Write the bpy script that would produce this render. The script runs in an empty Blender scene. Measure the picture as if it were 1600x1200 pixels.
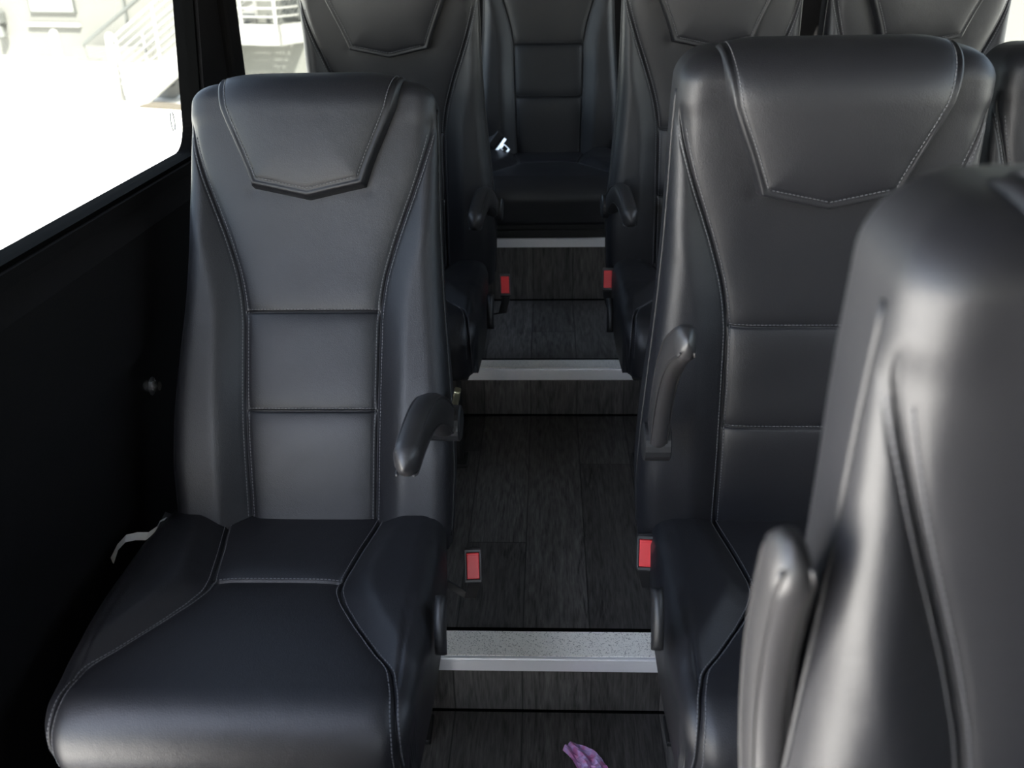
import bpy, bmesh, math, random
import numpy as np
from math import sin, cos, pi, radians, sqrt, atan2
from mathutils import Vector, Matrix

random.seed(4)
SC = bpy.context.scene
COL = SC.collection

# ------------------------------------------------------------------ camera
CAM_P, CAM_YAW, CAM_ROLL = radians(25.1), radians(2.5), radians(1.1)
CAM_LOC = Vector((0, 0, 1.37))
fw = Vector((-sin(CAM_YAW)*cos(CAM_P), cos(CAM_YAW)*cos(CAM_P), -sin(CAM_P)))
r0 = Vector((cos(CAM_YAW), sin(CAM_YAW), 0)); u0 = r0.cross(fw)
rr = r0*cos(CAM_ROLL) - u0*sin(CAM_ROLL); uu = u0*cos(CAM_ROLL) + r0*sin(CAM_ROLL)
cd = bpy.data.cameras.new('camera'); cam = bpy.data.objects.new('camera', cd); COL.objects.link(cam)
M3 = Matrix((rr, uu, -fw)).transposed()
cam.matrix_world = Matrix.Translation(CAM_LOC) @ M3.to_4x4()
cd.sensor_fit = 'HORIZONTAL'; cd.sensor_width = 36; cd.lens = 1450/1600*36
cd.clip_start = .02; cd.clip_end = 300
cd.dof.use_dof = True; cd.dof.focus_distance = 1.75; cd.dof.aperture_fstop = 5.0
SC.camera = cam
SC.view_settings.view_transform = 'Standard'; SC.view_settings.look = 'None'
SC.view_settings.gamma = 1.0; SC.view_settings.use_curve_mapping = False
SC.view_settings.exposure = 2.95

# ------------------------------------------------------------------ world and sun
W = bpy.data.worlds.new('world'); SC.world = W; W.use_nodes = True
nt = W.node_tree; nt.nodes.clear()
wo = nt.nodes.new('ShaderNodeOutputWorld'); bg = nt.nodes.new('ShaderNodeBackground')
sky = nt.nodes.new('ShaderNodeTexSky'); sky.sky_type = 'NISHITA'
sky.sun_disc = False; sky.sun_elevation = radians(50); sky.sun_rotation = radians(157)
sky.air_density = 1.0; sky.dust_density = 2.5; sky.ozone_density = 1.0
hs = nt.nodes.new('ShaderNodeHueSaturation'); hs.inputs['Saturation'].default_value = .7
nt.links.new(sky.outputs[0], hs.inputs['Color']); nt.links.new(hs.outputs[0], bg.inputs[0]); nt.links.new(bg.outputs[0], wo.inputs[0])
bg.inputs[1].default_value = .24
SUN_DIR = Vector((-.329, .783, -1.0)).normalized()
sd = bpy.data.lights.new('sun', 'SUN'); sd.energy = 12.0; sd.angle = radians(.6); sd.color = (1, .95, .88)
sun = bpy.data.objects.new('sun', sd); COL.objects.link(sun)
sun.rotation_euler = SUN_DIR.to_track_quat('-Z', 'Y').to_euler()

def portal(loc, normal, sx, sy):
    d = bpy.data.lights.new('portal', 'AREA'); d.shape = 'RECTANGLE'; d.size = sx; d.size_y = sy
    d.cycles.is_portal = True
    o = bpy.data.objects.new('portal', d); COL.objects.link(o); o.location = loc
    o.rotation_euler = Vector(normal).to_track_quat('-Z', 'Y').to_euler()
XL, XR = -.76, 1.22
ZC = 1.86
YF, YB = -2.3, 3.98
portal((XL-.06, -.25, .87), (1, 0, 0), 2.15, 2.0)
portal((XL-.06, 1.2, 1.33), (1, 0, 0), 1.75, .78)
portal((XL-.06, 3.0, 1.33), (1, 0, 0), 1.3, .75)
portal((XR+.06, 1.05, 1.33), (-1, 0, 0), 2.1, .78)
portal((XR+.06, 3.0, 1.33), (-1, 0, 0), 1.3, .75)
portal((.22, YF-.02, 1.25), (0, 1, 0), 1.8, 1.0)

# ------------------------------------------------------------------ helpers
def tag(o, label=None, cat=None, group=None, kind=None):
    if label: o['label'] = label
    if cat: o['category'] = cat
    if group: o['group'] = group
    if kind: o['kind'] = kind
    return o

def mesh_obj(name, verts, faces, mat=None, parent=None, smooth=True, loc=None, rot=None):
    me = bpy.data.meshes.new(name)
    me.from_pydata([tuple(map(float, v)) for v in verts], [], [tuple(map(int, f)) for f in faces])
    me.update()
    bm = bmesh.new(); bm.from_mesh(me); bmesh.ops.recalc_face_normals(bm, faces=bm.faces); bm.to_mesh(me); bm.free()
    if smooth:
        me.polygons.foreach_set('use_smooth', [True]*len(me.polygons))
    if mat: me.materials.append(mat)
    o = bpy.data.objects.new(name, me); COL.objects.link(o)
    if parent: o.parent = parent
    if loc is not None: o.location = loc
    if rot is not None: o.rotation_euler = rot
    return o

def empty(name, loc, rot=(0, 0, 0)):
    o = bpy.data.objects.new(name, None); COL.objects.link(o)
    o.location = loc; o.rotation_euler = rot; o.empty_display_size = .05
    return o

class MB:
    """collects simple shapes into one mesh"""
    def __init__(s): s.v = []; s.f = []
    def add(s, vs, fs):
        n = len(s.v); s.v += [tuple(v) for v in vs]; s.f += [tuple(i+n for i in f) for f in fs]
    def box(s, x0, x1, y0, y1, z0, z1):
        s.add([(x0,y0,z0),(x1,y0,z0),(x1,y1,z0),(x0,y1,z0),(x0,y0,z1),(x1,y0,z1),(x1,y1,z1),(x0,y1,z1)],
              [(0,3,2,1),(4,5,6,7),(0,1,5,4),(1,2,6,5),(2,3,7,6),(3,0,4,7)])
    def rbox(s, cx, cy, cz, sx, sy, sz, r=.004, M=None):
        """box with bevelled edges"""
        bm = bmesh.new(); bmesh.ops.create_cube(bm, size=1)
        for v in bm.verts: v.co = Vector((v.co.x*sx, v.co.y*sy, v.co.z*sz))
        bmesh.ops.bevel(bm, geom=bm.edges[:], offset=min(r, .49*min(sx, sy, sz)), segments=3, affect='EDGES', profile=.5)
        for v in bm.verts:
            c = v.co
            if M: c = M @ c
            v.co = c + Vector((cx, cy, cz))
        bm.verts.index_update()
        s.add([tuple(v.co) for v in bm.verts], [tuple(v.index for v in f.verts) for f in bm.faces]); bm.free()
    def tube(s, pts, r, n=8, closed=False, flat=1.0):
        pts = [Vector(p) for p in pts]; m = len(pts); base = len(s.v)
        rs = r if isinstance(r, (list, tuple)) else [r]*m
        up = Vector((0, 0, 1)); prev = None
        for i, p in enumerate(pts):
            a = pts[max(i-1, 0)]; b = pts[min(i+1, m-1)]
            t = (b-a).normalized() if (b-a).length > 1e-9 else Vector((0, 0, 1))
            if prev is None:
                q = up if abs(t.dot(up)) < .9 else Vector((1, 0, 0)); prev = (q - t*q.dot(t)).normalized()
            else:
                prev = (prev - t*prev.dot(t)).normalized()
            w = t.cross(prev)
            for k in range(n):
                a_ = 2*pi*k/n
                s.v.append(tuple(p + prev*rs[i]*cos(a_) + w*rs[i]*flat*sin(a_)))
        for i in range(m-1):
            for k in range(n):
                k2 = (k+1) % n
                s.f.append((base+i*n+k, base+i*n+k2, base+(i+1)*n+k2, base+(i+1)*n+k))
        s.f.append(tuple(base+k for k in range(n))); s.f.append(tuple(base+(m-1)*n+k for k in range(n)))
    def build(s, name, mat, parent=None, smooth=False, loc=None, rot=None):
        return mesh_obj(name, s.v, s.f, mat, parent, smooth, loc, rot)

def smoothstep(a, b, x):
    t = np.clip((x-a)/(b-a), 0, 1); return t*t*(3-2*t)

# ------------------------------------------------------------------ materials
def mat(name, color=(.5,.5,.5), rough=.5, metal=0, spec=.5, coat=0):
    m = bpy.data.materials.new(name); m.use_nodes = True
    b = m.node_tree.nodes['Principled BSDF']
    b.inputs['Base Color'].default_value = (*color, 1); b.inputs['Roughness'].default_value = rough
    b.inputs['Metallic'].default_value = metal; b.inputs['Specular IOR Level'].default_value = spec
    b.inputs['Coat Weight'].default_value = coat
    return m
def N(m, t, **kw):
    n = m.node_tree.nodes.new(t)
    for k, v in kw.items(): setattr(n, k, v)
    return n
def L(m, a, b): m.node_tree.links.new(a, b)

def add_bump(m, layers):
    """layers: (scale, strength, distance, kind)"""
    b = m.node_tree.nodes['Principled BSDF']; tc = N(m, 'ShaderNodeTexCoord'); prev = None
    for sc, st, di, kind in layers:
        if kind == 'vor':
            t = N(m, 'ShaderNodeTexVoronoi'); out = t.outputs['Distance']
        else:
            t = N(m, 'ShaderNodeTexNoise'); t.inputs['Detail'].default_value = 4; out = t.outputs['Fac']
        t.inputs['Scale'].default_value = sc
        L(m, tc.outputs['Object'], t.inputs['Vector'])
        bp = N(m, 'ShaderNodeBump'); bp.inputs['Strength'].default_value = st; bp.inputs['Distance'].default_value = di
        L(m, out, bp.inputs['Height'])
        if prev: L(m, prev.outputs[0], bp.inputs['Normal'])
        prev = bp
    L(m, prev.outputs[0], b.inputs['Normal'])

leather = mat('black_leather', (.008, .0082, .0105), .46, 0, .5)
add_bump(leather, [(14, .25, .006, 'noise'), (620, .30, .0006, 'vor')])
b = leather.node_tree.nodes['Principled BSDF']
tc = N(leather, 'ShaderNodeTexCoord'); nz = N(leather, 'ShaderNodeTexNoise'); nz.inputs['Scale'].default_value = 9; nz.inputs['Detail'].default_value = 6
mr = N(leather, 'ShaderNodeMapRange'); mr.inputs['To Min'].default_value = .41; mr.inputs['To Max'].default_value = .55
L(leather, tc.outputs['Object'], nz.inputs['Vector']); L(leather, nz.outputs['Fac'], mr.inputs['Value']); L(leather, mr.outputs[0], b.inputs['Roughness'])
thread = mat('stitch_thread', (.085, .085, .092), .6)
plastic = mat('black_plastic', (.022, .021, .022), .42)
add_bump(plastic, [(300, .25, .0006, 'noise')])
plastic_dk = mat('dark_plastic', (.01, .01, .011), .5)
red = mat('red_button_plastic', (.62, .025, .03), .38)
chrome = mat('chrome', (.72, .72, .72), .22, 1)
webbing = mat('belt_webbing', (.018, .018, .02), .75); add_bump(webbing, [(260, .4, .001, 'noise')])
carpet = mat('black_lining', (.0085, .008, .0085), .9, 0, .08); add_bump(carpet, [(420, .5, .0015, 'noise'), (3, .15, .02, 'noise')])
rubber = mat('black_rubber', (.002, .002, .002), .9, 0, .03)
steel = mat('frame_steel', (.02, .02, .02), .5, .3)
ceil_m = mat('ceiling_lining', (.02, .02, .021), .9)

def metal_mat():
    m = mat('brushed_aluminium', (.86, .86, .88), .5, .45)
    b = m.node_tree.nodes['Principled BSDF']; tc = N(m, 'ShaderNodeTexCoord'); mp = N(m, 'ShaderNodeMapping')
    mp.inputs['Scale'].default_value = (3, 90, 90); t = N(m, 'ShaderNodeTexNoise'); t.inputs['Scale'].default_value = 6; t.inputs['Detail'].default_value = 5
    r = N(m, 'ShaderNodeMapRange'); r.inputs['To Min'].default_value = .3; r.inputs['To Max'].default_value = .55
    L(m, tc.outputs['Object'], mp.inputs[0]); L(m, mp.outputs[0], t.inputs['Vector']); L(m, t.outputs['Fac'], r.inputs['Value']); L(m, r.outputs[0], b.inputs['Roughness'])
    return m
alu = metal_mat()

def grip_mat():
    m = mat('speckled_grip_tape', (.5, .5, .46), .8)
    b = m.node_tree.nodes['Principled BSDF']; tc = N(m, 'ShaderNodeTexCoord')
    t = N(m, 'ShaderNodeTexNoise'); t.inputs['Scale'].default_value = 420; t.inputs['Detail'].default_value = 2
    cr = N(m, 'ShaderNodeValToRGB'); cr.color_ramp.elements[0].position = .30; cr.color_ramp.elements[0].color = (.30, .28, .25, 1)
    cr.color_ramp.elements[1].position = .44; cr.color_ramp.elements[1].color = (1, .97, .90, 1)
    L(m, tc.outputs['Object'], t.inputs['Vector']); L(m, t.outputs['Fac'], cr.inputs[0]); L(m, cr.outputs[0], b.inputs['Base Color'])
    bp = N(m, 'ShaderNodeBump'); bp.inputs['Strength'].default_value = .6; bp.inputs['Distance'].default_value = .001
    L(m, t.outputs['Fac'], bp.inputs['Height']); L(m, bp.outputs[0], b.inputs['Normal'])
    return m
grip = grip_mat()

def math_node(m, op, a, b=None, c=None):
    n = N(m, 'ShaderNodeMath', operation=op)
    for i, v in enumerate((a, b, c)):
        if v is None: continue
        if isinstance(v, (int, float)): n.inputs[i].default_value = v
        else: L(m, v, n.inputs[i])
    return n.outputs[0]

def plank_mat():
    m = mat('grey_oak_vinyl', (.04, .04, .04), .5)
    b = m.node_tree.nodes['Principled BSDF']
    g = N(m, 'ShaderNodeNewGeometry'); s = N(m, 'ShaderNodeSeparateXYZ'); L(m, g.outputs['Position'], s.inputs[0])
    X, Y, Z = s.outputs
    PW, PL = .134, 1.22
    kx = math_node(m, 'DIVIDE', math_node(m, 'ADD', X, .052), PW)
    k = math_node(m, 'FLOOR', kx); fx = math_node(m, 'SUBTRACT', kx, k)
    along = math_node(m, 'SUBTRACT', Y, math_node(m, 'MULTIPLY', Z, 1.0))
    off = math_node(m, 'ADD', math_node(m, 'MULTIPLY', math_node(m, 'SUBTRACT', k, 1), .79), 2.14-.132)
    ay = math_node(m, 'DIVIDE', math_node(m, 'SUBTRACT', along, off), PL)
    ky = math_node(m, 'FLOOR', ay); fy = math_node(m, 'SUBTRACT', ay, ky)
    # distance to seams
    dx = math_node(m, 'MULTIPLY', math_node(m, 'MINIMUM', fx, math_node(m, 'SUBTRACT', 1, fx)), PW)
    dy = math_node(m, 'MULTIPLY', math_node(m, 'MINIMUM', fy, math_node(m, 'SUBTRACT', 1, fy)), PL)
    dd = math_node(m, 'MINIMUM', dx, dy)
    seam = N(m, 'ShaderNodeMapRange'); seam.inputs['From Min'].default_value = .0004; seam.inputs['From Max'].default_value = .0022
    seam.inputs['To Min'].default_value = .2; seam.inputs['To Max'].default_value = 1
    L(m, dd, seam.inputs['Value'])
    cell = N(m, 'ShaderNodeCombineXYZ'); L(m, k, cell.inputs[0]); L(m, ky, cell.inputs[1])
    wn = N(m, 'ShaderNodeTexWhiteNoise', noise_dimensions='3D'); L(m, cell.outputs[0], wn.inputs['Vector'])
    # grain coordinates, shifted per plank
    gx = math_node(m, 'MULTIPLY', X, 1.0); shift = math_node(m, 'MULTIPLY', wn.outputs['Value'], 37.0)
    co = N(m, 'ShaderNodeCombineXYZ')
    L(m, math_node(m, 'MULTIPLY', gx, 55), co.inputs[0]); L(m, math_node(m, 'ADD', math_node(m, 'MULTIPLY', along, 5), shift), co.inputs[1]); L(m, shift, co.inputs[2])
    n1 = N(m, 'ShaderNodeTexNoise'); n1.inputs['Scale'].default_value = 1.0; n1.inputs['Detail'].default_value = 7; n1.inputs['Roughness'].default_value = .65; n1.inputs['Distortion'].default_value = 1.2
    L(m, co.outputs[0], n1.inputs['Vector'])
    co2 = N(m, 'ShaderNodeCombineXYZ')
    L(m, math_node(m, 'MULTIPLY', gx, 260), co2.inputs[0]); L(m, math_node(m, 'ADD', math_node(m, 'MULTIPLY', along, 22), shift), co2.inputs[1]); L(m, shift, co2.inputs[2])
    n2 = N(m, 'ShaderNodeTexNoise'); n2.inputs['Scale'].default_value = 1.0; n2.inputs['Detail'].default_value = 4; n2.inputs['Distortion'].default_value = .6
    L(m, co2.outputs[0], n2.inputs['Vector'])
    co3 = N(m, 'ShaderNodeCombineXYZ')
    L(m, math_node(m, 'MULTIPLY', gx, 13), co3.inputs[0]); L(m, math_node(m, 'ADD', math_node(m, 'MULTIPLY', along, 1.8), shift), co3.inputs[1]); L(m, shift, co3.inputs[2])
    wv = N(m, 'ShaderNodeTexNoise'); wv.inputs['Scale'].default_value = 1.0; wv.inputs['Detail'].default_value = 1
    L(m, co3.outputs[0], wv.inputs['Vector'])
    rings = math_node(m, 'FRACT', math_node(m, 'MULTIPLY', wv.outputs['Fac'], 16))
    rings = math_node(m, 'ABSOLUTE', math_node(m, 'SUBTRACT', rings, .5))
    v = math_node(m, 'ADD', math_node(m, 'MULTIPLY', n1.outputs['Fac'], .50), math_node(m, 'MULTIPLY', n2.outputs['Fac'], .42))
    v = math_node(m, 'ADD', v, math_node(m, 'MULTIPLY', rings, .13))
    cr = N(m, 'ShaderNodeValToRGB'); cr.color_ramp.elements[0].position = .34; cr.color_ramp.elements[0].color = (.018, .0165, .0155, 1)
    cr.color_ramp.elements[1].position = .66; cr.color_ramp.elements[1].color = (.135, .127, .12, 1)
    L(m, v, cr.inputs[0])
    mul = N(m, 'ShaderNodeVectorMath', operation='SCALE')
    tone = math_node(m, 'ADD', .62, math_node(m, 'MULTIPLY', wn.outputs['Value'], .75))
    L(m, cr.outputs[0], mul.inputs[0]); L(m, math_node(m, 'MULTIPLY', tone, seam.outputs[0]), mul.inputs['Scale'])
    L(m, mul.outputs[0], b.inputs['Base Color'])
    bp = N(m, 'ShaderNodeBump'); bp.inputs['Strength'].default_value = .35; bp.inputs['Distance'].default_value = .0012
    L(m, math_node(m, 'MULTIPLY', v, seam.outputs[0]), bp.inputs['Height']); L(m, bp.outputs[0], b.inputs['Normal'])
    return m
plank = plank_mat()

def glass_mat(name, tint):
    m = bpy.data.materials.new(name); m.use_nodes = True; t = m.node_tree; t.nodes.clear()
    o = t.nodes.new('ShaderNodeOutputMaterial'); mx = t.nodes.new('ShaderNodeMixShader')
    tr = t.nodes.new('ShaderNodeBsdfTransparent'); gl = t.nodes.new('ShaderNodeBsdfGlossy')
    tr.inputs[0].default_value = (*tint, 1); gl.inputs['Roughness'].default_value = .02
    ge = t.nodes.new('ShaderNodeNewGeometry'); dt = t.nodes.new('ShaderNodeVectorMath'); dt.operation = 'DOT_PRODUCT'
    t.links.new(ge.outputs['Incoming'], dt.inputs[0]); t.links.new(ge.outputs['Normal'], dt.inputs[1])
    def mn(op, a, b_=None):
        n = t.nodes.new('ShaderNodeMath'); n.operation = op
        for i, v in enumerate((a, b_)):
            if v is None: continue
            if isinstance(v, (int, float)): n.inputs[i].default_value = v
            else: t.links.new(v, n.inputs[i])
        return n.outputs[0]
    c_ = mn('SUBTRACT', 1.0, mn('ABSOLUTE', dt.outputs['Value'])); p5 = mn('POWER', c_, 5.0)
    fac = mn('ADD', .03, mn('MULTIPLY', p5, .9))
    t.links.new(fac, mx.inputs[0]); t.links.new(tr.outputs[0], mx.inputs[1]); t.links.new(gl.outputs[0], mx.inputs[2]); t.links.new(mx.outputs[0], o.inputs[0])
    return m
glass = glass_mat('tinted_window_glass', (.40, .42, .405)); clear = glass_mat('clear_glass', (.93, .96, .95))

def outdoor(name, color, rough=.85, sc=3, amp=.12):
    m = mat(name, color, rough); b = m.node_tree.nodes['Principled BSDF']
    tc = N(m, 'ShaderNodeTexCoord'); t = N(m, 'ShaderNodeTexNoise'); t.inputs['Scale'].default_value = sc; t.inputs['Detail'].default_value = 6
    cr = N(m, 'ShaderNodeValToRGB')
    cr.color_ramp.elements[0].color = (*[c*(1-amp) for c in color], 1); cr.color_ramp.elements[1].color = (*[min(1, c*(1+amp)) for c in color], 1)
    L(m, tc.outputs['Object'], t.inputs['Vector']); L(m, t.outputs['Fac'], cr.inputs[0]); L(m, cr.outputs[0], b.inputs['Base Color'])
    return m

# ------------------------------------------------------------------ floor, steps, nosings
ST = [(-2.3, 1.393, 0.0), (1.393, 2.424, .132), (2.424, 3.006, .278), (3.006, YB, .493)]
for i, (y0, y1, z) in enumerate(ST):
    mb = MB(); mb.box(XL-.03, XR+.03, y0, y1, -.12 if i == 0 else ST[i-1][2]-.1, z)
    tag(mb.build('floor', plank), kind='structure')
for i in range(1, 4):
    y, z = ST[i][0], ST[i][2]; zb = ST[i-1][2]
    W_ = (.074, .060, .012)[i-1]
    mb = MB()                                                   # aluminium angle: tread flange and front lip
    mb.box(XL-.02, XR+.02, y-.004, y+W_, z-.001, z+.0035)
    lip = .026 if i != 2 else .030
    mb.box(XL-.02, XR+.02, y-.0045, y, z-lip, z+.0035)
    mb.tube([(XL-.02, y-.0025, z+.002), (XR+.02, y-.0025, z+.002)], .0032, 8)
    t = tag(mb.build('trim_%d' % i, alu), kind='structure')
    if i < 3:
        mb = MB(); mb.box(XL-.02, XR+.02, y+.004, y+W_, z+.0034, z+.0050)
        mb.build('grip_tape', grip, t)
        mb = MB(); mb.box(XL-.02, XR+.02, y+W_, y+W_+.012, z-.001, z+.0042)
        mb.build('edge_strip', rubber, t)
    mb = MB(); mb.box(XL-.02, XR+.02, y-.004, y+.001, zb, zb+.004)  # dark joint at the foot of the riser
    tag(mb.build('trim_%d' % (i+3), rubber), kind='structure')

# ------------------------------------------------------------------ van body
def rrect(y0, y1, z0, z1, r, n=10):
    pts = []
    for cy, cz, a0 in ((y1-r, z1-r, 0), (y0+r, z1-r, 90), (y0+r, z0+r, 180), (y1-r, z0+r, 270)):
        for k in range(n+1):
            a = radians(a0+90*k/n); pts.append((cy+r*cos(a), cz+r*sin(a)))
    return pts
def ring_plate(mb, x0, x1, outer, inner):
    """plate between two loops (same count), thickness x0..x1 along X"""
    n = len(outer); vs = []
    for x in (x0, x1):
        vs += [(x, p[0], p[1]) for p in outer] + [(x, p[0], p[1]) for p in inner]
    fs = []
    for k in range(n):
        j = (k+1) % n
        fs += [(k, j, n+j, n+k), (2*n+k, 3*n+k, 3*n+j, 2*n+j), (n+k, n+j, 3*n+j, 3*n+k), (k, 2*n+k, 2*n+j, j)]
    mb.add(vs, fs)
def proj_outer(inner, y0, y1, z0, z1):
    """map the points of a rounded loop onto the enclosing rectangle"""
    cy, cz = (y0+y1)/2, (z0+z1)/2; out = []
    iy0, iy1 = min(p[0] for p in inner), max(p[0] for p in inner); iz0, iz1 = min(p[1] for p in inner), max(p[1] for p in inner)
    for (a, b_) in inner:
        u = (a-(iy0+iy1)/2)/((iy1-iy0)/2); v = (b_-(iz0+iz1)/2)/((iz1-iz0)/2); s = 1/max(abs(u), abs(v), 1e-6)
        u *= s; v *= s
        out.append((cy+u*(y1-y0)/2, cz+v*(z1-z0)/2))
    return out

def slant(pts, w):
    """the rear edge of the big left window leans back"""
    if w is not None and abs(w[1]-2.075) < .02: return [(p[0]+(.24*(p[1]-.972) if p[0] > w[1]-.08 else 0), p[1]) for p in pts]
    return pts
ZS = .930                        # foot of the window band
TH = .05
def side_wall(side, x_in, sg, wins, door=None, y0=YF, y1=YB):
    """sg: outward sign. wins: list of (y0, y1, z0, z1)"""
    mb = MB()
    xo = x_in + sg*TH
    lo, hi = min(x_in, xo), max(x_in, xo)
    segs = [(y0, y1)] if not door else [(y0, door[0]), (door[1], y1)]
    for a, b_ in segs:
        mb.box(lo, hi, a, b_, -.12, ZS)
        xi2 = x_in - sg*.022                                     # upper lining panel, proud of the lower one
        mb.add([(x_in, a, .70), (xi2, a, .715), (xi2, a, .915), (x_in+sg*.004, a, .955), (x_in, b_, .70), (xi2, b_, .715), (xi2, b_, .915), (x_in+sg*.004, b_, .955)],
               [(0,1,5,4), (1,2,6,5), (2,3,7,6), (0,3,2,1), (4,5,6,7), (3,0,4,7)])
    tag(mb.build('wall_'+side, carpet), kind='structure')
    mb = MB(); ys = y0
    blocks = []
    for (a, b_, c, d) in wins:
        blocks.append((a-.06, b_+(.23 if (b_ == 2.075) else .06), (a, b_, c, d)))
    cur = door[1] if door else y0
    if door: mb.box(lo, hi, y0, door[0], ZS, ZC)
    for (A, B_, w) in blocks:
        if A > cur: mb.box(lo, hi, cur, A, ZS, ZC)
        inner = rrect(*w, .06); outer = proj_outer(inner, A, B_, ZS, ZC)
        inner = slant(inner, w)
        ring_plate(mb, lo, hi, outer, inner); cur = B_
    mb.box(lo, hi, cur, y1, ZS, ZC)
    tag(mb.build('wall_'+side, carpet), kind='structure')
    return xo
WL = [(.92, 2.075, .972, 1.70), (2.37, 3.62, .972, 1.70)]
WR = [(.05, 2.045, .972, 1.70), (2.30, 3.62, .972, 1.70)]
side_wall('left', XL, -1, WL, door=(-1.3, .80))
side_wall('right', XR, 1, WR)
wi = 1
for (x, sg, ws) in ((XL-.03, -1, WL), (XR+.03, 1, WR)):
    for (a, b_, c, d) in ws:
        inner = rrect(a+.008, b_-.008, c+.008, d-.008, .055); outer = rrect(a-.006, b_+.006, c-.006, d+.006, .064)
        inner = slant(inner, (a, b_, c, d)); outer = slant(outer, (a, b_, c, d))
        mb = MB(); ring_plate(mb, x-.022, x+.022, outer, inner)
        w = tag(mb.build('window_%d' % wi, rubber), kind='structure')
        pane = [(x, p[0], p[1]) for p in outer]
        mesh_obj('pane', pane, [tuple(range(len(pane)))], clear if b_ < 0 else glass, w, False)
        if wi == 1:
            mb = MB(); ex = x+.004; ec = (1.965, 1.056)       # small etched maker's mark near the corner
            for sgn in (-1, 1):
                mb.tube([(ex, ec[0]+sgn*.010*cos(t_)+0, ec[1]+.02*sin(t_)) for t_ in [radians(-65+130*q/8) for q in range(9)]], .0016, 6)
            mb.build('etched_mark', mat('etched_grey', (.32, .34, .33), .6), w)
        # pull-down ledge of the sill
        wi += 1
# inner pillar cover between the left windows
for x_, y_, s_ in ((XL, 2.21, 1), (XR, 2.17, -1)):
    mb = MB(); mb.rbox(x_+s_*.004, y_+(.11 if s_ > 0 else 0), 1.41, .03, .09 if s_ > 0 else .24, .92, .012)
    tag(mb.build('trim_7' if s_ > 0 else 'trim_8', carpet, smooth=False), kind='structure')
mb = MB(); mb.box(XL-.05, XR+.05, YF, YB, ZC, ZC+.05); tag(mb.build('ceiling', ceil_m), kind='structure')
mb = MB(); mb.box(XL-.05, XR+.05, YB, YB+.05, -.12, ZC+.05); tag(mb.build('wall_back', carpet), kind='structure')
mb = MB(); mb.box(XL-.05, XR+.05, YF-.05, YF, -.12, 1.2); mb.box(XL-.05, XR+.05, YF-.05, YF, 1.60, ZC+.05)
mb.box(XL-.05, XL+.07, YF-.05, YF, .8, 1.7); mb.box(XR-.07, XR+.05, YF-.05, YF, .8, 1.7)
tag(mb.build('wall_front', carpet), kind='structure')
mb = MB(); mb.add([(XL+.07, YF-.03, 1.2), (XR-.07, YF-.03, 1.2), (XR-.07, YF-.03, 1.6), (XL+.07, YF-.03, 1.6)], [(0, 1, 2, 3)]); tag(mb.build('window_5', clear), kind='structure')

# unseen low panel, added to block door light from the first left seat
mb = MB(); mb.rbox(-.495, .52, .37, .52, .02, .74, .008); tag(mb.build('trim_9', carpet), kind='structure')

# small chrome wall bolt beside the left seat
def wall_bolt():
    mb = MB(); pts = [(XL+.002, 1.56, .635), (XL+.012, 1.56, .635), (XL+.014, 1.56, .635), (XL+.026, 1.56, .635)]
    mb.tube(pts, [.018, .018, .009, .009], 14)
    o = mb.build('wall_bolt', chrome, smooth=False)
    tag(o, 'small metal anchor bolt on the black wall lining beside the reclined left seat', 'bolt')
wall_bolt()

# ------------------------------------------------------------------ seat modelling
def interp(x, xs, ys): return np.interp(x, xs, ys)

BW_L = [-.06, 0, .10, .20, .30, .40, .50, .60, .66, .70, .735, .80]
BW_W = [.240, .246, .250, .246, .238, .230, .225, .223, .223, .222, .220, .219]
XS_L = [-.06, 0, .197, .373, .437, .50, .55, .60, .64, .68, .72, .80]
XS_W = [.110, .112, .118, .121, .131, .150, .168, .187, .200, .211, .217, .217]
def smooth_tab(xs, ys):
    """dense, lightly smoothed version of a table"""
    g = np.linspace(xs[0], xs[-1], 400); v = np.interp(g, xs, ys)
    k = np.ones(25)/25; vp = np.pad(v, 12, mode='edge'); v = np.convolve(vp, k, 'valid')
    return g, v
BWt = smooth_tab(BW_L, BW_W); XSt = smooth_tab(XS_L, XS_W)
bw = lambda l: np.interp(l, *BWt)
xsf = lambda l: np.interp(l, *XSt)

def front_base(l):
    """fore-aft curve of the backrest's front (towards the sitter positive)"""
    return .016*np.exp(-((l-.18)/.16)**2) - .004 + .012*smoothstep(.45, .75, l)

GR = lambda d, w, a: -a*np.exp(-(d/w)**2)

def back_height(ax, l, xs, W_):
    """height of the padding above the base curve at |x| = ax"""
    bol = np.interp(l, [0, .1, .3, .5, .66, .8], [.020, .024, .022, .014, .004, 0])
    d = ax - xs
    h = bol*smoothstep(0, .055, d)
    side = np.where(d > 0, 1-np.exp(-np.maximum(np.abs(d)-.004, 0)/.012), 0)*.009
    inn = np.where(d <= 0, 1-np.exp(-np.maximum(np.abs(d)-.004, 0)/.016), 0)*.008
    fade = 1 - smoothstep(.695, .725, l)
    h += (side+inn)*fade + .0085*(1-fade)
    h += (GR(d, .0024, .0048) + GR(np.abs(d)-.0065, .0014, .0014))*fade
    for l0 in (.197, .373):
        dl = np.abs(l-l0); m_ = smoothstep(.0, .006, -d)
        h += m_*(-.0062*np.exp(-dl/.014) + GR(dl, .0022, .003))
    # pull lines where the head pad's corners meet the cover
    h += -.0022*np.exp(-((ax-.104)/.006)**2 - ((l-.588)/.010)**2)
    return h

def cluster(n, a, b, e0=.0, e1=.0):
    t = np.linspace(0, 1, n); return a+(b-a)*t

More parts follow.
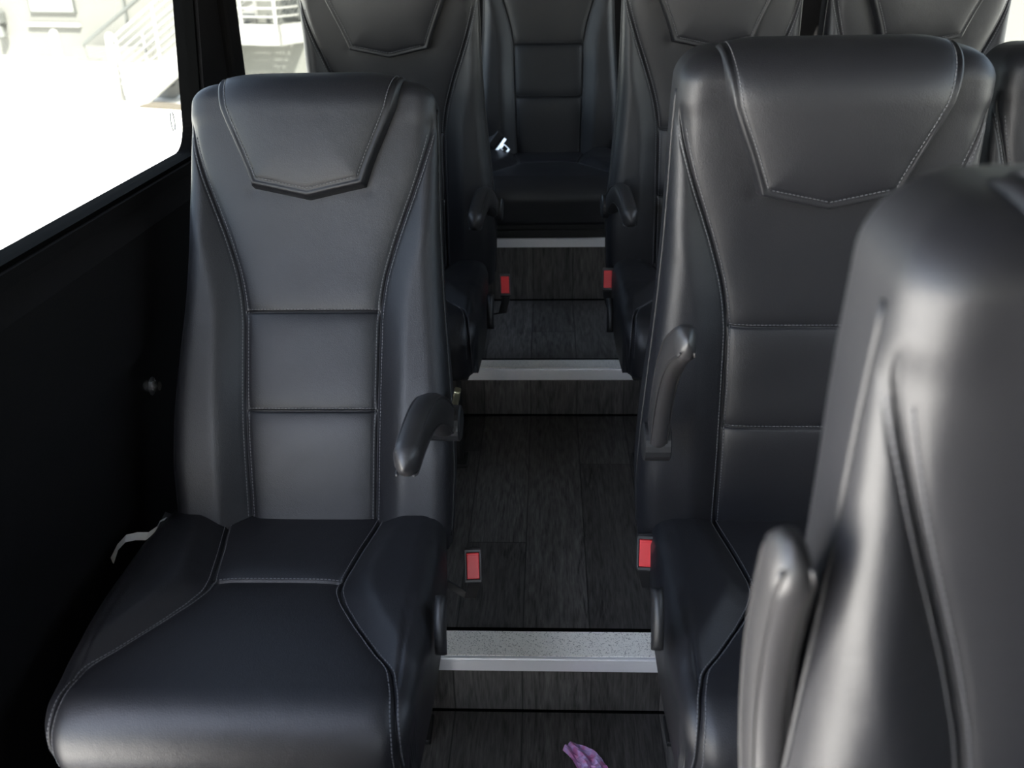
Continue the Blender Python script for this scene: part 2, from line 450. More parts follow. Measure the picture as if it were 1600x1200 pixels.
def make_backrest_mesh():
    R = .034
    # rows: (L, n offset base, kind)
    Ls = list(np.linspace(-.05, .750, 154))
    for l0 in (.197, .373): Ls += [l0+q*.0016 for q in (-3, -2, -1, 0, 1, 2, 3)]
    Ls = sorted(Ls)
    rows = []
    for l in Ls: rows.append((l, 0.0, 0.0))
    for k in range(1, 13):
        a = pi/2*k/12; rows.append((.750+.037*sin(a), -(.037*(1-cos(a))), a))
    th = .100
    # half columns
    ci = [1-((1-q)**2.2) for q in np.linspace(0, 1, 26)]
    co_ = list(np.linspace(0, 1, 30)**1.6)[1:]
    V = []; nrow = len(rows); ncol = None
    for (l, dn, a) in rows:
        W_ = float(bw(l)); xs = float(xsf(l)); 
        if l > .742:
            t = min(1, (l-.742)/.045); W_ = W_ - .048*(1-sqrt(max(0, 1-t*t)))
        xs = min(xs, W_-.006)
        half = [xs*c for c in ci] + [xs+(W_-xs)*c for c in co_]
        # sharpen resolution at the rounded edge
        ax = np.array(half)
        h = back_height(ax, l, xs, W_)
        e = np.clip((ax-(W_-R))/R, 0, 1); fall = R*(1-np.sqrt(np.clip(1-e*e, 0, 1)))
        nn = front_base(l) + h*(1-np.clip(a/(pi/2), 0, 1)) - fall + dn
        nn = np.maximum(nn, -th*.75)
        full_x = np.concatenate([-ax[:0:-1], ax]); full_n = np.concatenate([nn[:0:-1], nn])
        nf = len(full_x)
        ring = [(x, -n, l) for x, n in zip(full_x, full_n)]
        # back half: mirrored
        bx = full_x[::-1]; bl = l
        for x in bx:
            e2 = np.clip((abs(x)-(W_-.02))/.02, 0, 1)
            ring.append((x*.998, th-.02*(1-sqrt(max(0, 1-e2*e2))), bl))
        # side bulge handled by extra points
        V.append(ring); ncol = len(ring)
    nf = ncol//2
    verts = [p for r_ in V for p in r_]; faces = []
    for i in range(nrow-1):
        for k in range(ncol):
            j = (k+1) % ncol
            faces.append((i*ncol+k, i*ncol+j, (i+1)*ncol+j, (i+1)*ncol+k))
    for row in (0, nrow-1):
        for k in range(nf-1):
            a_, b_ = row*ncol+k, row*ncol+k+1; c_, d_ = row*ncol+(ncol-1-k-1), row*ncol+(ncol-1-k)
            faces.append((a_, b_, c_, d_))
    return verts, faces

def surf_back(x, l, lift=0.0):
    W_ = float(bw(l)); xs = min(float(xsf(l)), W_-.006)
    ax = abs(x); h = float(back_height(np.array([ax]), l, xs, W_)[0])
    R = .034; e = min(1, max(0, (ax-(W_-R))/R)); fall = R*(1-sqrt(max(0, 1-e*e)))
    return Vector((x, -(float(front_base(l)) + h - fall + lift), l))

def dashes(mb, pts, r=.0009, dash=.0042, gap=.0018):
    """short stitches along a polyline"""
    pts = [Vector(p) for p in pts]; acc = 0; seglen = []
    cum = [0]
    for a, b_ in zip(pts, pts[1:]): cum.append(cum[-1]+(b_-a).length)
    tot = cum[-1]; s = 0
    def at(d):
        i = min(max(np.searchsorted(cum, d)-1, 0), len(pts)-2); t = (d-cum[i])/max(cum[i+1]-cum[i], 1e-9)
        return pts[i].lerp(pts[i+1], t)
    while s+dash < tot:
        mb.tube([at(s), at(s+dash*.5), at(s+dash)], [r*.7, r, r*.7], 5); s += dash+gap

# headrest outline: half width as a function of L
HW_L = [.560, .596, .62, .65, .70, .74, .77, .80]
HW_W = [.098, .102, .110, .122, .144, .160, .173, .180]
def head_path(t, s):
    """t 0..1 from the V bottom, over the top, to the rear; returns (n, l, nx, nl)"""
    lb = .591 - .022*(1-abs(s)/1.0)
    l_turn = .724; arc0 = l_turn-lb; ra, rb = .047, .036; arclen = .140
    tot = arc0+arclen; d = t*tot
    if d <= arc0:
        l = lb+d
        return float(front_base(l))+.004, l, 1.0, 0.0, d, tot
    a = (d-arc0)/arclen*radians(168)
    n0 = float(front_base(l_turn))+.004-ra
    return n0+ra*cos(a), l_turn+rb*sin(a), cos(a), sin(a), d, tot

def make_headrest_mesh():
    T = .030
    ss = np.linspace(0, 1, 26)**.62; ss = np.concatenate([-ss[:0:-1], ss])
    ts = np.concatenate([np.array([0, .004, .009, .016, .026, .038, .05]), np.linspace(.065, .97, 44), [.98, .99, .995, 1]])
    verts = []; nc = len(ss)
    for t in ts:
        for s in ss:
            n, l, mx, ml, d, tot = head_path(t, s)
            hw = float(np.interp(min(l, .80), HW_L, HW_W))
            if d > .24: hw = .180
            x = s*hw
            de = min((1-abs(s))*hw, d, (tot-d))           # distance to the pad's rim
            rise = min(1, (de/.007)); rise = sqrt(max(0, 1-(1-rise)**2))
            h = -.012 + .046*rise + .010*(1-math.exp(-max(0, de-.012)/.03))
            h += -.0035*math.exp(-((de-.013)/.0022)**2)
            verts.append((x, -(n+mx*h), l+ml*h))
    faces = []
    for i in range(len(ts)-1):
        for k in range(nc-1):
            faces.append((i*nc+k, i*nc+k+1, (i+1)*nc+k+1, (i+1)*nc+k))
    return verts, faces
def head_surf(s_dist, t, sgn, inset):
    """point on the pad a given inset from its side"""
    n, l, mx, ml, d, tot = head_path(t, sgn)
    hw = float(np.interp(min(l, .80), HW_L, HW_W))
    if d > .24: hw = .180
    x = sgn*(hw-inset); s = x/hw
    n, l, mx, ml, d, tot = head_path(t, s)
    de = min(inset, d, tot-d); rise = min(1, de/.007); rise = sqrt(max(0, 1-(1-rise)**2))
    h = -.012+.046*rise+.010*(1-math.exp(-max(0, de-.012)/.03)) - .0035*math.exp(-((de-.013)/.0022)**2) + .0003
    return Vector((x, -(n+mx*h), l+ml*h))
def head_bottom(x, inset):
    hw0 = .102; s = x/hw0
    lb = .591-.022*(1-abs(s)); arc0 = .724-lb; tot = arc0+.140
    t = inset/tot; n, l, mx, ml, d, tot = head_path(t, s)
    de = inset; rise = 1
    h = .034+.010*(1-math.exp(-max(0, de-.012)/.03)) - .0035*math.exp(-((de-.013)/.0022)**2) + .0003
    return Vector((x, -(n+h), l))

# cushion -----------------------------------------------------------
CX_Y = [-.02, 0, .03, .10, .185, .215, .25, .30, .36, .393, .44, .50, .62]
CX_W = [.130, .128, .124, .112, .100, .100, .113, .140, .178, .203, .214, .220, .222]
CXt = (np.linspace(-.02, .62, 400),)
_v = np.interp(CXt[0], CX_Y, CX_W); _v = np.convolve(np.pad(_v, 6, mode='edge'), np.ones(13)/13, 'valid'); CXt = (CXt[0], _v)
cxs = lambda d: float(np.interp(d, *CXt))
def cushion_w(d): return float(np.interp(d, [-.05, 0, .1, .3, .45, .50, .60], [.226, .238, .246, .246, .240, .236, .226]))
def cushion_path(d):
    """d: distance along the top from the junction. returns y, z, normal"""
    flat = .435; r = .062; arc = r*radians(96)
    z0 = .0
    if d <= flat:
        return -d, .012*sin(max(0, d)/flat*pi*.5), (0, 1)
    if d <= flat+arc:
        a = (d-flat)/r; return -(flat+r*sin(a)), .012-r*(1-cos(a)), (-sin(a), cos(a))
    a = arc/r; e = d-flat-arc
    return -(flat+r*sin(a))+e*.10, .012-r*(1-cos(a))-e, (-1, .0)
def cushion_h(ax, d):
    xs = cxs(d); xe = .214; dd = ax-xs
    h = 0.0
    bol = np.interp(d, [0, .1, .25, .40, .46], [.018, .022, .020, .006, 0])
    h += bol*float(smoothstep(0, .05, dd))
    h += .007*(1-math.exp(-abs(dd)/.014)) - .0042*math.exp(-(dd/.0026)**2)
    if dd < 0:
        q = d-.185; h += -.010*math.exp(-abs(q)/.018)*float(smoothstep(0, .01, -dd)) - .003*math.exp(-(q/.0025)**2)
        h += .004*math.exp(-((d-.32)/.1)**2)
        if d < .185: h -= .007*float(smoothstep(.185, .15, d))*0
    # outer seam
    if d < .42:
        h += -.0035*math.exp(-((ax-xe)/.0026)**2)
    return h
def cushion_point(x, d, lift=0):
    y, z, (ny, nz) = cushion_path(d); W_ = cushion_w(d); R = .040; ax = abs(x)
    e = min(1, max(0, (ax-(W_-R))/R)); fall = R*(1-sqrt(max(0, 1-e*e)))
    h = cushion_h(ax, d) - fall + lift
    return Vector((x, y+ny*h, z+nz*h))
def make_cushion_mesh(thick=.135):
    ds = list(np.linspace(-.045, .43, 84)) + list(np.linspace(.436, .54, 22)) + list(np.linspace(.546, .435+.104+thick-.065, 8))
    ds += [.185+q*.0018 for q in (-3, -2, -1, 0, 1, 2, 3)]; ds = sorted(ds)
    verts = []; rows = len(ds)
    for d in ds:
        xs = cxs(d); W_ = cushion_w(d)
        xs = min(xs, W_-.01)
        ax = [xs*(1-((1-q)**2.2)) for q in np.linspace(0, 1, 24)] + [xs+(W_-xs)*(q**1.3) for q in np.linspace(0, 1, 26)][1:]
        half = [cushion_point(a, d) for a in ax]
        full = [Vector((-p.x, p.y, p.z)) for p in half[:0:-1]] + half
        nf = len(full); ring = list(full)
        for p in reversed(full):
            bulge = 1.0 if abs(p.x) < .2 else 1.0
            if d <= .435: ring.append(Vector((p.x*.985, -d, -thick)))
            else: ring.append(Vector((p.x*.985, -.435+.0*(d-.435), -thick)))
        # add a bulging side row by moving the rim out a little is done by edge rounding
        verts += ring; ncol = len(ring)
    faces = []
    for i in range(rows-1):
        for k in range(ncol):
            j = (k+1) % ncol; faces.append((i*ncol+k, i*ncol+j, (i+1)*ncol+j, (i+1)*ncol+k))
    for row in (0, rows-1):
        for k in range(nf-1):
            faces.append((row*ncol+k, row*ncol+k+1, row*ncol+(ncol-2-k), row*ncol+(ncol-1-k)))
    return verts, faces

def sweep_arm(mb, path, w, h_, n=14, ex=3.2):
    """rounded-rectangular section swept in the YZ plane; path: (y,z,scale)"""
    P_ = [Vector((0, p[0], p[1])) for p in path]; base = len(mb.v); m = len(P_)
    for i, p in enumerate(P_):
        t = (P_[min(i+1, m-1)]-P_[max(i-1, 0)]).normalized(); up = Vector((1, 0, 0)).cross(t); s = path[i][2]; sw = path[i][3] if len(path[i]) > 3 else s
        for k in range(n):
            a = 2*pi*k/n; c, s_ = cos(a), sin(a)
            q = (abs(c)**ex+abs(s_)**ex)**(-1/ex)
            mb.v.append(tuple(p + Vector((1, 0, 0))*c*q*w/2*sw + up*s_*q*h_/2*s))
    for i in range(m-1):
        for k in range(n):
            j = (k+1) % n; mb.f.append((base+i*n+k, base+i*n+j, base+(i+1)*n+j, base+(i+1)*n+k))
    mb.f.append(tuple(base+k for k in range(n))); mb.f.append(tuple(base+(m-1)*n+k for k in range(n)))

def arm_path(Larm=.355, bow=.045):
    """arm lies along local -y; bows upwards"""
    pts = []
    for q in np.linspace(0, 1, 34):
        y = -Larm*q; z = bow*sin(pi*q)*1.0 + .0*q
        s = 1.0
        if q < .06: s = sqrt(max(.05, 1-((.06-q)/.06)**2))
        if q > .93: s = sqrt(max(.02, 1-((q-.93)/.07)**2))
        s *= (1.08-.24*q)
        pts.append((y, z, s, (1.0-.08*q)*(1 if 0.05 < q < .95 else s)))
    return pts

# prototype parts -----------------------------------------------------
PROTO = {}
def proto():
    v, f = make_backrest_mesh(); o = mesh_obj('backrest', v, f, leather); PROTO['backrest'] = o.data; bpy.data.objects.remove(o)
    v, f = make_headrest_mesh(); o = mesh_obj('headrest', v, f, leather); PROTO['headrest'] = o.data; bpy.data.objects.remove(o)
    v, f = make_cushion_mesh(); o = mesh_obj('cushion', v, f, leather); PROTO['cushion'] = o.data; bpy.data.objects.remove(o)
    # stitching on the backrest: double rows beside the side seams and above/below the cross seams
    mb = MB()
    for sg in (-1, 1):
        for off in (-.0052, .0052):
            pts = [surf_back(sg*(float(xsf(l))+off), l, .0003) for l in np.linspace(-.01, .69, 115)]
            dashes(mb, pts)
    for l0 in (.197, .373):
        for off in (.005,):
            w = float(xsf(l0))-.006
            dashes(mb, [surf_back(x, l0+off, .0003) for x in np.linspace(-w, w, 40)])
    PROTO['bstitch'] = mb.build('s', thread).data
    mb = MB()
    for sg in (-1, 1):
        dashes(mb, [head_surf(0, t, sg, .0165) for t in np.linspace(.07, .8, 60)])
    w = .084
    dashes(mb, [head_bottom(x, .0165) for x in np.linspace(-w, 0, 22)]); dashes(mb, [head_bottom(x, .0165) for x in np.linspace(0, w, 22)])
    PROTO['hstitch'] = mb.build('s', thread).data
    mb = MB()
    for sg in (-1, 1):
        for off in (-.005, .005):
            dashes(mb, [cushion_point(sg*(cxs(d)+off), d, .0004) for d in np.linspace(.0, .42, 70)])
            dashes(mb, [cushion_point(sg*(cxs(d)+off), d, .0004) for d in np.linspace(.42, .56, 26)])
    dashes(mb, [cushion_point(x, .179, .0004) for x in np.linspace(-.092, .092, 30)])
    PROTO['cstitch'] = mb.build('s', thread).data
    # piping beads along the front edge of the backrest's sides
    for sg, key in ((-1, 'piping_a'), (1, 'piping_b')):
        mb = MB(); pts = []
        for l in np.linspace(-.03, .735, 60):
            W_ = float(bw(l)); pts.append((sg*(W_+.0002), -(float(front_base(l))-.030), l))
        mb.tube(pts, .0024, 8)
        PROTO[key] = mb.build('s', leather, smooth=True).data
    # arm
    mb = MB(); sweep_arm(mb, arm_path(), .029, .054); PROTO['arm'] = mb.build('s', plastic, smooth=True).data
    ap = arm_path()
    for n_, (sx, sz) in enumerate(((-1, 1), (1, 1), (-1, -1), (1, -1))):
        mb = MB(); mb.tube([(sx*.0122*min(1, p[2]), p[0], p[1]+sz*.0212*p[2]) for p in ap[2:-1]], .0016, 6)
        PROTO['armpipe%d' % n_] = mb.build('s', plastic, smooth=True).data
    mb = MB(); mb.tube([(-.021, 0, 0), (-.019, 0, 0), (.019, 0, 0), (.021, 0, 0)], [.026, .030, .030, .026], 20)
    PROTO['hub'] = mb.build('s', plastic_dk, smooth=False).data
    # buckle: housing with recess + red button; faces -y
    mb = MB(); mb.rbox(0, .010, 0, .031, .020, .064, .004)
    for (a, b_, c, d) in ((-.0155, .0155, .024, .030), (-.0155, .0155, -.030, -.024), (-.0155, -.0118, -.030, .030), (.0118, .0155, -.030, .030)):
        mb.rbox((a+b_)/2, -.001, (c+d)/2, b_-a, .006, d-c, .0012)
    PROTO['buckle'] = mb.build('s', plastic).data
    mb = MB(); mb.rbox(0, -.0015, 0, .0225, .006, .047, .0015); mb.rbox(.0, -.004, .021, .019, .004, .004, .001)
    PROTO['button'] = mb.build('s', red).data
    # recline lever on the cushion side
    mb = MB(); pth = [(-.00-.085*q, .012*sin(pi*q)-.02*q, sqrt(max(.05, 1-(2*q-1)**4)), 1) for q in np.linspace(0, 1, 18)]
    sweep_arm(mb, pth, .018, .036, 12, 2.6); PROTO['lever'] = mb.build('s', plastic_dk, smooth=True).data
    for o in list(COL.objects):
        if o.name == 's' or o.name.startswith('s.'): bpy.data.objects.remove(o)
proto()

def inst(key, name, parent, loc=(0, 0, 0), rot=(0, 0, 0), label=None):
    o = bpy.data.objects.new(name, PROTO[key]); COL.objects.link(o); o.parent = parent; o.location = loc; o.rotation_euler = rot
    if label: o['label'] = label
    return o

def make_seat(x, yj, zf, hc, recline, label, arm=None, buckle=None, lever=None, arm_yaw=0, back_dx=0, arm_s=1, arm_roll=0, group='black leather seats with head pads in rows'):
    """x centre, yj junction depth, zf floor, hc seat height; arm=(side, angle, x offset, base l)"""
    root = empty('van_seat', (x, yj, zf)); tag(root, label, 'seat', group)
    bk = inst('backrest', 'backrest', root, (back_dx, .0, hc), (-radians(recline), 0, 0))
    inst('bstitch', 'stitching', bk, label='grey seam stitching'); inst('piping_a', 'piping', bk); inst('piping_b', 'piping', bk)
    hd = inst('headrest', 'headrest', root, (back_dx, .0, hc), (-radians(recline), 0, 0)); inst('hstitch', 'stitching', hd, label='grey seam stitching')
    cu = inst('cushion', 'cushion', root, (0, 0, hc)); inst('cstitch', 'stitching', cu, label='grey seam stitching')
    # frame
    zt = hc-.135; mb = MB()
    mb.rbox(0, -.20, zt-.018, .42, .42, .036, .008)
    mb.rbox(0, .02, zt+.02, .40, .05, .10, .008)
    mb.build('seat_frame', steel, root)
    hl = zt-.034
    if hl > .05:
        for sx in (-.17, .17):
            for sy in (-.36, -.05):
                mb = MB(); mb.tube([(sx, sy, hl+.004), (sx, sy, .012)], .016, 10); mb.rbox(sx, sy, .006, .05, .07, .012, .003)
                mb.build('leg', steel, root)
    else:
        mb = MB(); mb.rbox(0, -.2, hl/2, .40, .38, hl+.01, .006); mb.build('base_box', steel, root)
    if arm:
        sd_, ang, xo, pl, py = arm
        a = inst('arm', 'armrest', root, (sd_*xo, py, hc+pl), (-radians(ang), radians(arm_roll), -sd_*radians(arm_yaw))); a.scale = (1.35 if arm_s < 1 else 1, arm_s*(1.12 if arm_s < 1 else 1), arm_s*(1.2 if arm_s < 1 else 1)); [inst('armpipe%d' % q, 'piping', a) for q in range(4)]
        inst('hub', 'armrest_hub', a)
    if buckle:
        bx, by, bz, rx, rz = buckle
        s = 1 if bx > 0 else -1
        be = empty('belt_buckle', (0, 0, 0)); be.parent = root
        bo = inst('buckle', 'belt_buckle', root, (bx, by, bz), (radians(rx), 0, radians(rz))); bpy.data.objects.remove(be); bo.name = 'belt_buckle'
        inst('button', 'release_button', bo, label='red release button')
        mb = MB(); y0 = by+.012
        pts = [(bx, y0, bz-.02), (bx, y0+.004, bz-.05), (bx-s*.01, y0+.01, bz-.09), (s*.205, y0+.02, zt+.0)]
        for p, q in zip(pts, pts[1:]):
            pass
        w_ = .020
        vs = []; 
        for p in pts: vs += [(p[0]-w_*.55, p[1], p[2]), (p[0]+w_*.55, p[1], p[2]), (p[0]+w_*.55, p[1]+.004, p[2]), (p[0]-w_*.55, p[1]+.004, p[2])]
        fs = []
        for i in range(len(pts)-1):
            for k in range(4): fs.append((4*i+k, 4*i+(k+1) % 4, 4*i+4+(k+1) % 4, 4*i+4+k))
        fs += [(0, 1, 2, 3), (4*len(pts)-4, 4*len(pts)-3, 4*len(pts)-2, 4*len(pts)-1)]
        mb.add(vs, fs); mb.build('buckle_strap', plastic_dk, root)
    if lever:
        lx, ly, lz = lever
        inst('lever', 'recline_lever', root, (lx, ly, lz), (radians(50), 0, 0))
    return root

H = .45
A_left = make_seat(-.42, 1.386, 0, H, 24, 'black leather seat with reclined backrest, alone under the large left window',
    arm=(1, 17, .245, .198, .0), buckle=(.283, -.01, .362, -28, 4), lever=(.258, -.26, H+.04), arm_yaw=3, arm_s=.86)
for ch in A_left.children:
    if ch.name.startswith('cushion'): ch.scale = (1.06, 1, 1); ch.location.x = -.015
A_right = make_seat(.417, 1.390, 0, H, -2.0, 'upright black leather seat with raised armrest, behind the blurred nearest seat',
    arm=(-1, 48, .252, .232, -.13), buckle=(-.250, -.06, .425, -24, -4), lever=(-.262, -.30, H+.085), back_dx=-.014)
A_win = make_seat(.922, 1.40, 0, H, 4, 'black leather seat by the right window at the photo edge, only its stitched shoulder showing', back_dx=-.037)
B_left = make_seat(-.41, 2.51, .132, .43, -5, 'black leather seat left of the aisle, directly behind the reclined seat',
    arm=(1, 8, .256, .162, .0), buckle=(.290, -.08, .40, -28, 4), lever=(.262, -.27, .44), arm_yaw=4, back_dx=.014, arm_s=.88)
B_right = make_seat(.417, 2.51, .132, .43, -1, 'black leather aisle seat one step up behind the seat with the raised armrest',
    arm=(-1, 8, .245, .168, .0), buckle=(-.255, -.08, .415, -24, -4), lever=(-.258, -.22, .41), arm_yaw=4, back_dx=-.008, arm_s=.88)
B_win = make_seat(.918, 2.51, .132, .43, -1, 'black leather window seat at top right against the bright right window')
C_mid = make_seat(0.0, 3.40, .493, .204, 5, 'rear centre black leather seat on the highest step facing down the aisle', buckle=(.242, -.05, .235, -24, -4))
S0 = make_seat(.405, .452, 0, H+.016, -1.0, 'blurred bright black leather seat filling the lower right corner, nearest the camera',
    arm=(-1, 86, .240, .240, .02), back_dx=-.010, arm_roll=-4)

# ------------------------------------------------------------------ seat belts
def ribbon(mb, pts, width_dirs, w, t=.0015):
    n = len(pts); vs = []
    for p, d in zip(pts, width_dirs):
        p = Vector(p); d = Vector(d).normalized()
        a = Vector(pts[min(n-1, pts.index(tuple(p))+1)]) if False else None
        vs += [tuple(p-d*w/2), tuple(p+d*w/2)]
    fs = [(2*i, 2*i+1, 2*i+3, 2*i+2) for i in range(n-1)]
    mb.add(vs, fs)
    up = [(v[0], v[1]-t, v[2]+t) for v in vs]; mb.add(up, fs)

def tongue(parent, loc, rot, s=1.0, name='belt_tongue'):
    """T-shaped latch plate with a window"""
    mb = MB(); t = .0028*s
    def plate(x0, x1, z0, z1): mb.rbox((x0+x1)/2*s, 0, (z0+z1)/2*s, (x1-x0)*s, t, (z1-z0)*s, .001)
    plate(-.030, .030, -.006, .006); plate(-.012, -.0075, -.038, -.004); plate(.0075, .012, -.038, -.004); plate(-.012, .012, -.040, -.031); plate(-.012, .012, -.012, -.004)
    o = mb.build(name, chrome, parent, loc=loc, rot=rot); return o

# belt of the rear centre seat
r = empty('seat_belt', (-.18, 3.33, .70)); tag(r, 'black seat belt with bright chrome tongue lying on the rear centre seat', 'seat belt')
tongue(r, (.012, -.01, .045), (radians(-25), radians(-52), 0), .95)
mb = MB(); mb.rbox(0, 0, 0, .062, .016, .030, .005, Matrix.Rotation(radians(-52), 3, 'Y')); mb.build('tongue_cover', plastic_dk, r, loc=(-.005, -.006, .062))
mb = MB(); pts = [(-.02, .0, .062), (-.04, .01, .05), (-.06, .02, .02), (-.075, .05, -.02)]
ribbon(mb, pts, [(.6, 0, .8), (.5, .1, .8), (.3, .5, .5), (0, 1, 0)], .045); mb.build('webbing', webbing, r)

# belt of the near left seat: bright curled latch beside the wall
r = empty('seat_belt', (-.708, 1.305, .424)); tag(r, 'chrome seat belt end gleaming between the left wall and the reclined left seat', 'seat belt')
mb = MB()
P0 = [(-.030, -.035, .020), (-.026, -.015, .034), (-.018, .002, .040), (-.004, .012, .038), (.012, .018, .034), (.024, .030, .040), (.034, .045, .052)]
ribbon(mb, P0, [(.5, -.7, -.1), (.4, -.9, .0), (.2, -1, -.25), (0, -1, -.3), (.0, -1, -.3), (-.1, -.9, -.2), (-.2, -.6, .1)], .017, .002)
mb.build('belt_tongue', mat('satin_metal', (.85, .86, .85), .35, .35), r, smooth=False)
mb = MB(); ribbon(mb, [(.03, .042, .05), (.04, .06, .03), (.045, .07, -.04), (.03, .07, -.12), (.0, .07, -.42)], [(0, 1, .2)]*5, .045); mb.build('webbing', webbing, r)

# chrome stud between the left backrest and its armrest
mb = MB(); mb.rbox(0, 0, 0, .012, .02, .030, .003, Matrix.Rotation(radians(12), 3, 'Y'))
o = mb.build('belt_guide', mat('dull_brass', (.35, .33, .22), .35, 1), A_left, loc=(.258, .075, H+.21)); o['label'] = 'dull metal belt guide'

# ------------------------------------------------------------------ wrapper on the floor
def wrapper():
    m = mat('lilac_wrapper', (.55, .25, .60), .3); b = m.node_tree.nodes['Principled BSDF']
    tc = N(m, 'ShaderNodeTexCoord'); t = N(m, 'ShaderNodeTexNoise'); t.inputs['Scale'].default_value = 60
    cr = N(m, 'ShaderNodeValToRGB'); cr.color_ramp.elements[0].color = (.62, .22, .50, 1); cr.color_ramp.elements[0].position = .4
    cr.color_ramp.elements[1].color = (.62, .45, .80, 1); cr.color_ramp.elements[1].position = .6
    L(m, tc.outputs['Object'], t.inputs['Vector']); L(m, t.outputs['Fac'], cr.inputs[0]); L(m, cr.outputs[0], b.inputs['Base Color'])
    vs = []; n, k = 22, 9
    rnd = random.Random(3)
    for i in range(n):
        q = i/(n-1); cx = .035+.085*q+.01*sin(q*5); cy = 1.298-.13*q; w = .012+.022*sin(min(1, q*1.6)*pi/2)*(1-.3*q)
        for j in range(k):
            u = (j/(k-1)-.5)*2
            z = .004+.012*abs(sin(u*3.1+q*7))*(1-.3*abs(u))+rnd.uniform(0, .003)
            vs.append((cx+w*u*.75, cy+w*u*.65, z))
    fs = [(i*k+j, i*k+j+1, (i+1)*k+j+1, (i+1)*k+j) for i in range(n-1) for j in range(k-1)]
    m0 = len(vs); vs += [(v[0], v[1], max(.0008, v[2]-.0012)) for v in vs]; fs += [tuple(a+m0 for a in f) for f in fs]
    o = mesh_obj('candy_wrapper', vs, fs, m, None, False)
    tag(o, 'crumpled lilac and pink plastic wrapper lying on the dark plank floor', 'wrapper')
wrapper()

# ------------------------------------------------------------------ outdoors
G = -.75
conc = outdoor('pale_concrete', (.80, .79, .75), .9, .6, .05)
wallm = outdoor('cream_render', (.082, .082, .075), .9, 2, .04)
wingm = outdoor('grey_render', (.078, .080, .072), .9, 2, .04)
whitep = outdoor('white_paint', (.16, .16, .152), .5, 5, .03)
lightp = outdoor('pale_door_paint', (.16, .16, .15), .6, 5, .03)
dirt = outdoor('bark_mulch', (.05, .042, .03), .95, 25, .5)
gry = outdoor('galvanised_grey', (.05, .053, .05), .6, 8, .1)
mb = MB(); mb.box(-60, 60, -40, 60, G-.2, G); tag(mb.build('ground', conc), kind='structure')

O = Vector((-13.28, 23.28, 0)); U_ = Vector((.926, -.378, 0)); N_ = Vector((-.378, -.926, 0))
FRAME = Matrix(((U_.x, N_.x, 0, O.x), (U_.y, N_.y, 0, O.y), (0, 0, 1, 0), (0, 0, 0, 1)))
def out_obj(mb, name, m, parent=None, smooth=False):
    """shape given in facade coordinates (along, out, up)"""
    mb.v = [tuple(FRAME @ Vector(v)) for v in mb.v]; return mb.build(name, m, parent, smooth)
bld = empty('building', FRAME @ Vector((4, 0, G))); tag(bld, 'sunlit cream rendered building across the white yard', 'building')
def kid(o, p): o.parent = p; o.matrix_parent_inverse = Matrix.Translation(-p.location); return o
mb = MB(); mb.box(-14, 12, -.4, 0, G, 6); kid(out_obj(mb, 'facade', wallm), bld)
mb = MB(); mb.box(10.5, 22, -.4, 4.38, G, 6); mb.box(12.80, 12.84, 4.38, 4.42, G, 6); kid(out_obj(mb, 'side_wing', wingm), bld)
mb = MB(); mb.box(1.45, 2.80, 0, .05, .25, 1.9); mb.box(1.25, 2.9, 0, .08, -.06, .02); d = kid(out_obj(mb, 'window_shutter', lightp), bld)
mb = MB()
for z in (.27,): mb.box(1.40, 2.85, .0, .06, z-.03, z)
for u in (1.42, 2.80): mb.box(u, u+.03, 0, .07, .25, 1.9)
kid(out_obj(mb, 'window_trim', gry), bld)
mb = MB(); mb.box(4.3, 4.35, 0, .06, .1, 2.2); kid(out_obj(mb, 'pipe', gry), bld)
# wall lamp at the left edge
r = empty('wall_lamp', FRAME @ Vector((.4, .1, 0))); tag(r, 'dark wall lamp on the cream facade at the far left edge of the window view', 'lamp')
mb = MB(); mb.rbox(.40, .12, .12, .26, .22, .28, .04); kid(out_obj(mb, 'lamp_body', gry), r)
mb = MB(); mb.tube([(.40, .14, -.02), (.42, .14, -.30)], [.07, .12], 12); kid(out_obj(mb, 'lamp_shade', gry), r)
mb = MB(); mb.box(3.1, 4.9, .02, .55, G, G+.30); mb2 = out_obj(mb, 'wall_curb', wallm); mb2.name = 'low_kerb'; tag(mb2, 'low pale kerb block at the foot of the cream facade', 'kerb')

# outside stair with white tube railings, rising to the right
st = empty('staircase', FRAME @ Vector((9.4, 5, G))); tag(st, 'outside stair with white slanted tube railings beyond the large left window', 'staircase')
slope = .545; u0_, z0_ = 9.0, G
for off in (5.0, 4.42):
    mb = MB(); un = 11.42; z = lambda u: -.62+(u-9.25)*slope
    mb.add([(9.15, off, G), (9.15, off, z(9.15)+.16), (un, off, z(un)+.16), (un, off, z(un)-.16), (9.55, off, G),
            (9.15, off+.06, G), (9.15, off+.06, z(9.15)+.16), (un, off+.06, z(un)+.16), (un, off+.06, z(un)-.16), (9.55, off+.06, G)],
           [(0, 1, 2, 3, 4), (5, 9, 8, 7, 6), (0, 5, 6, 1), (1, 6, 7, 2), (2, 7, 8, 3), (3, 8, 9, 4), (4, 9, 5, 0)])
    kid(out_obj(mb, 'stringer', whitep), st)
for i in range(9):
    u = 9.35+i*.24; z = -.60+(u-9.25)*slope
    mb = MB(); mb.box(u, u+.27, 4.48, 5.0, z, z+.04); kid(out_obj(mb, 'tread', gry), st)
for off in (5.03, 4.45):
    mb = MB()
    for k in range(7):
        hgt = .26+k*.115
        a = (9.05, off, -.62+(9.05-9.25)*slope+hgt); c = (11.42, off, -.62+(11.42-9.25)*slope+hgt)
        mb.tube([a, c], .014 if k < 6 else .024, 8)
    for u in (9.10, 9.95, 10.8, 11.40): mb.tube([(u, off, -.62+(u-9.25)*slope+.1), (u, off, -.62+(u-9.25)*slope+.96)], .022, 8)
    kid(out_obj(mb, 'railing', whitep), st)
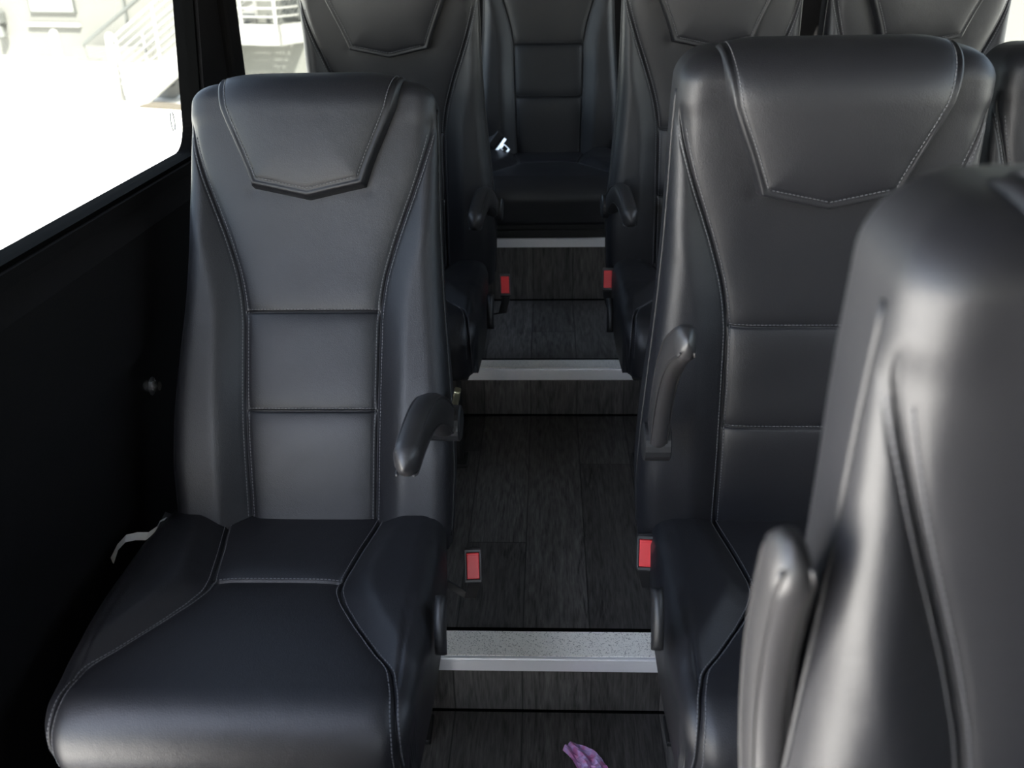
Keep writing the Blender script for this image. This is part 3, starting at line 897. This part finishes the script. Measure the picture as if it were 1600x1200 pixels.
mb = MB(); off = 4.95; mb.tube([(8.30, off, .10), (8.42, off, .16), (10.6, off, 1.30)], .03, 8); mb.tube([(8.30, off, .10), (8.34, off, -.12), (8.62, off, -.12)], .012, 8)
kid(out_obj(mb, 'handrail', gry), st)

# landing beyond the rear left window
ld = empty('landing', FRAME @ Vector((12, 4.7, .17))); tag(ld, 'raised white landing with horizontal railings beyond the rear left window', 'landing')
mb = MB(); mb.box(11.45, 12.22, 4.94, 5.0, .17, .45); mb.box(12.19, 12.22, 4.4, 5.0, .17, .45); kid(out_obj(mb, 'fascia', whitep), ld)
mb = MB()                                                        # perforated deck: a grid of bars that lets spots of sun through
for i in range(14): mb.box(11.47+i*.053, 11.49+i*.053, 4.40, 4.95, .425, .431)
for j in range(9): mb.box(11.45, 12.18, 4.40+j*.062, 4.432+j*.062, .425, .431)
kid(out_obj(mb, 'perforated_deck', gry), ld)
mb = MB()
for k in range(8): mb.tube([(11.45, 4.97, .55+k*.115), (12.16, 4.97, .55+k*.115), (12.16, 4.42, .55+k*.115)], .014, 8)
for u in (11.55, 12.16): mb.tube([(u, 4.97, .42), (u, 4.97, 1.5)], .024, 8)
kid(out_obj(mb, 'railing', whitep), ld)
mb = MB()
for i in range(7): mb.box(11.9+i*.05, 11.93+i*.05, 4.40, 4.42, .5, 1.5)
kid(out_obj(mb, 'louvre', gry), ld)
mb = MB(); mb.tube([(12.52, 4.48, .9), (12.48, 4.48, .62), (12.40, 4.46, .50)], .04, 10)
o = out_obj(mb, 'downpipe', wingm, smooth=True); tag(o, 'short bent pale pipe on the grey wall right of the landing', 'pipe')

# two bollards and the planting bed
for i, (p, lab) in enumerate((((-8.24, 16.2), 'white bollard standing left of the outside stair, the left one of two'), ((-6.9, 15.3), 'white bollard in front of the outside stair railings, the right one of two'))):
    mb = MB(); mb.tube([(p[0], p[1], G), (p[0], p[1], G+.98), (p[0], p[1], G+1.03), (p[0], p[1], G+1.05)], [.075, .075, .055, .02], 18)
    o = mb.build('bollard', whitep, smooth=True); tag(o, lab, 'bollard', 'white bollards in the yard')
mb = MB(); mb.box(9.75, 11.4, 5.12, 5.45, G, G+.05); o = out_obj(mb, 'planting_bed', dirt); tag(o, 'brown mulch strip at the foot of the outside stair', 'planting bed')
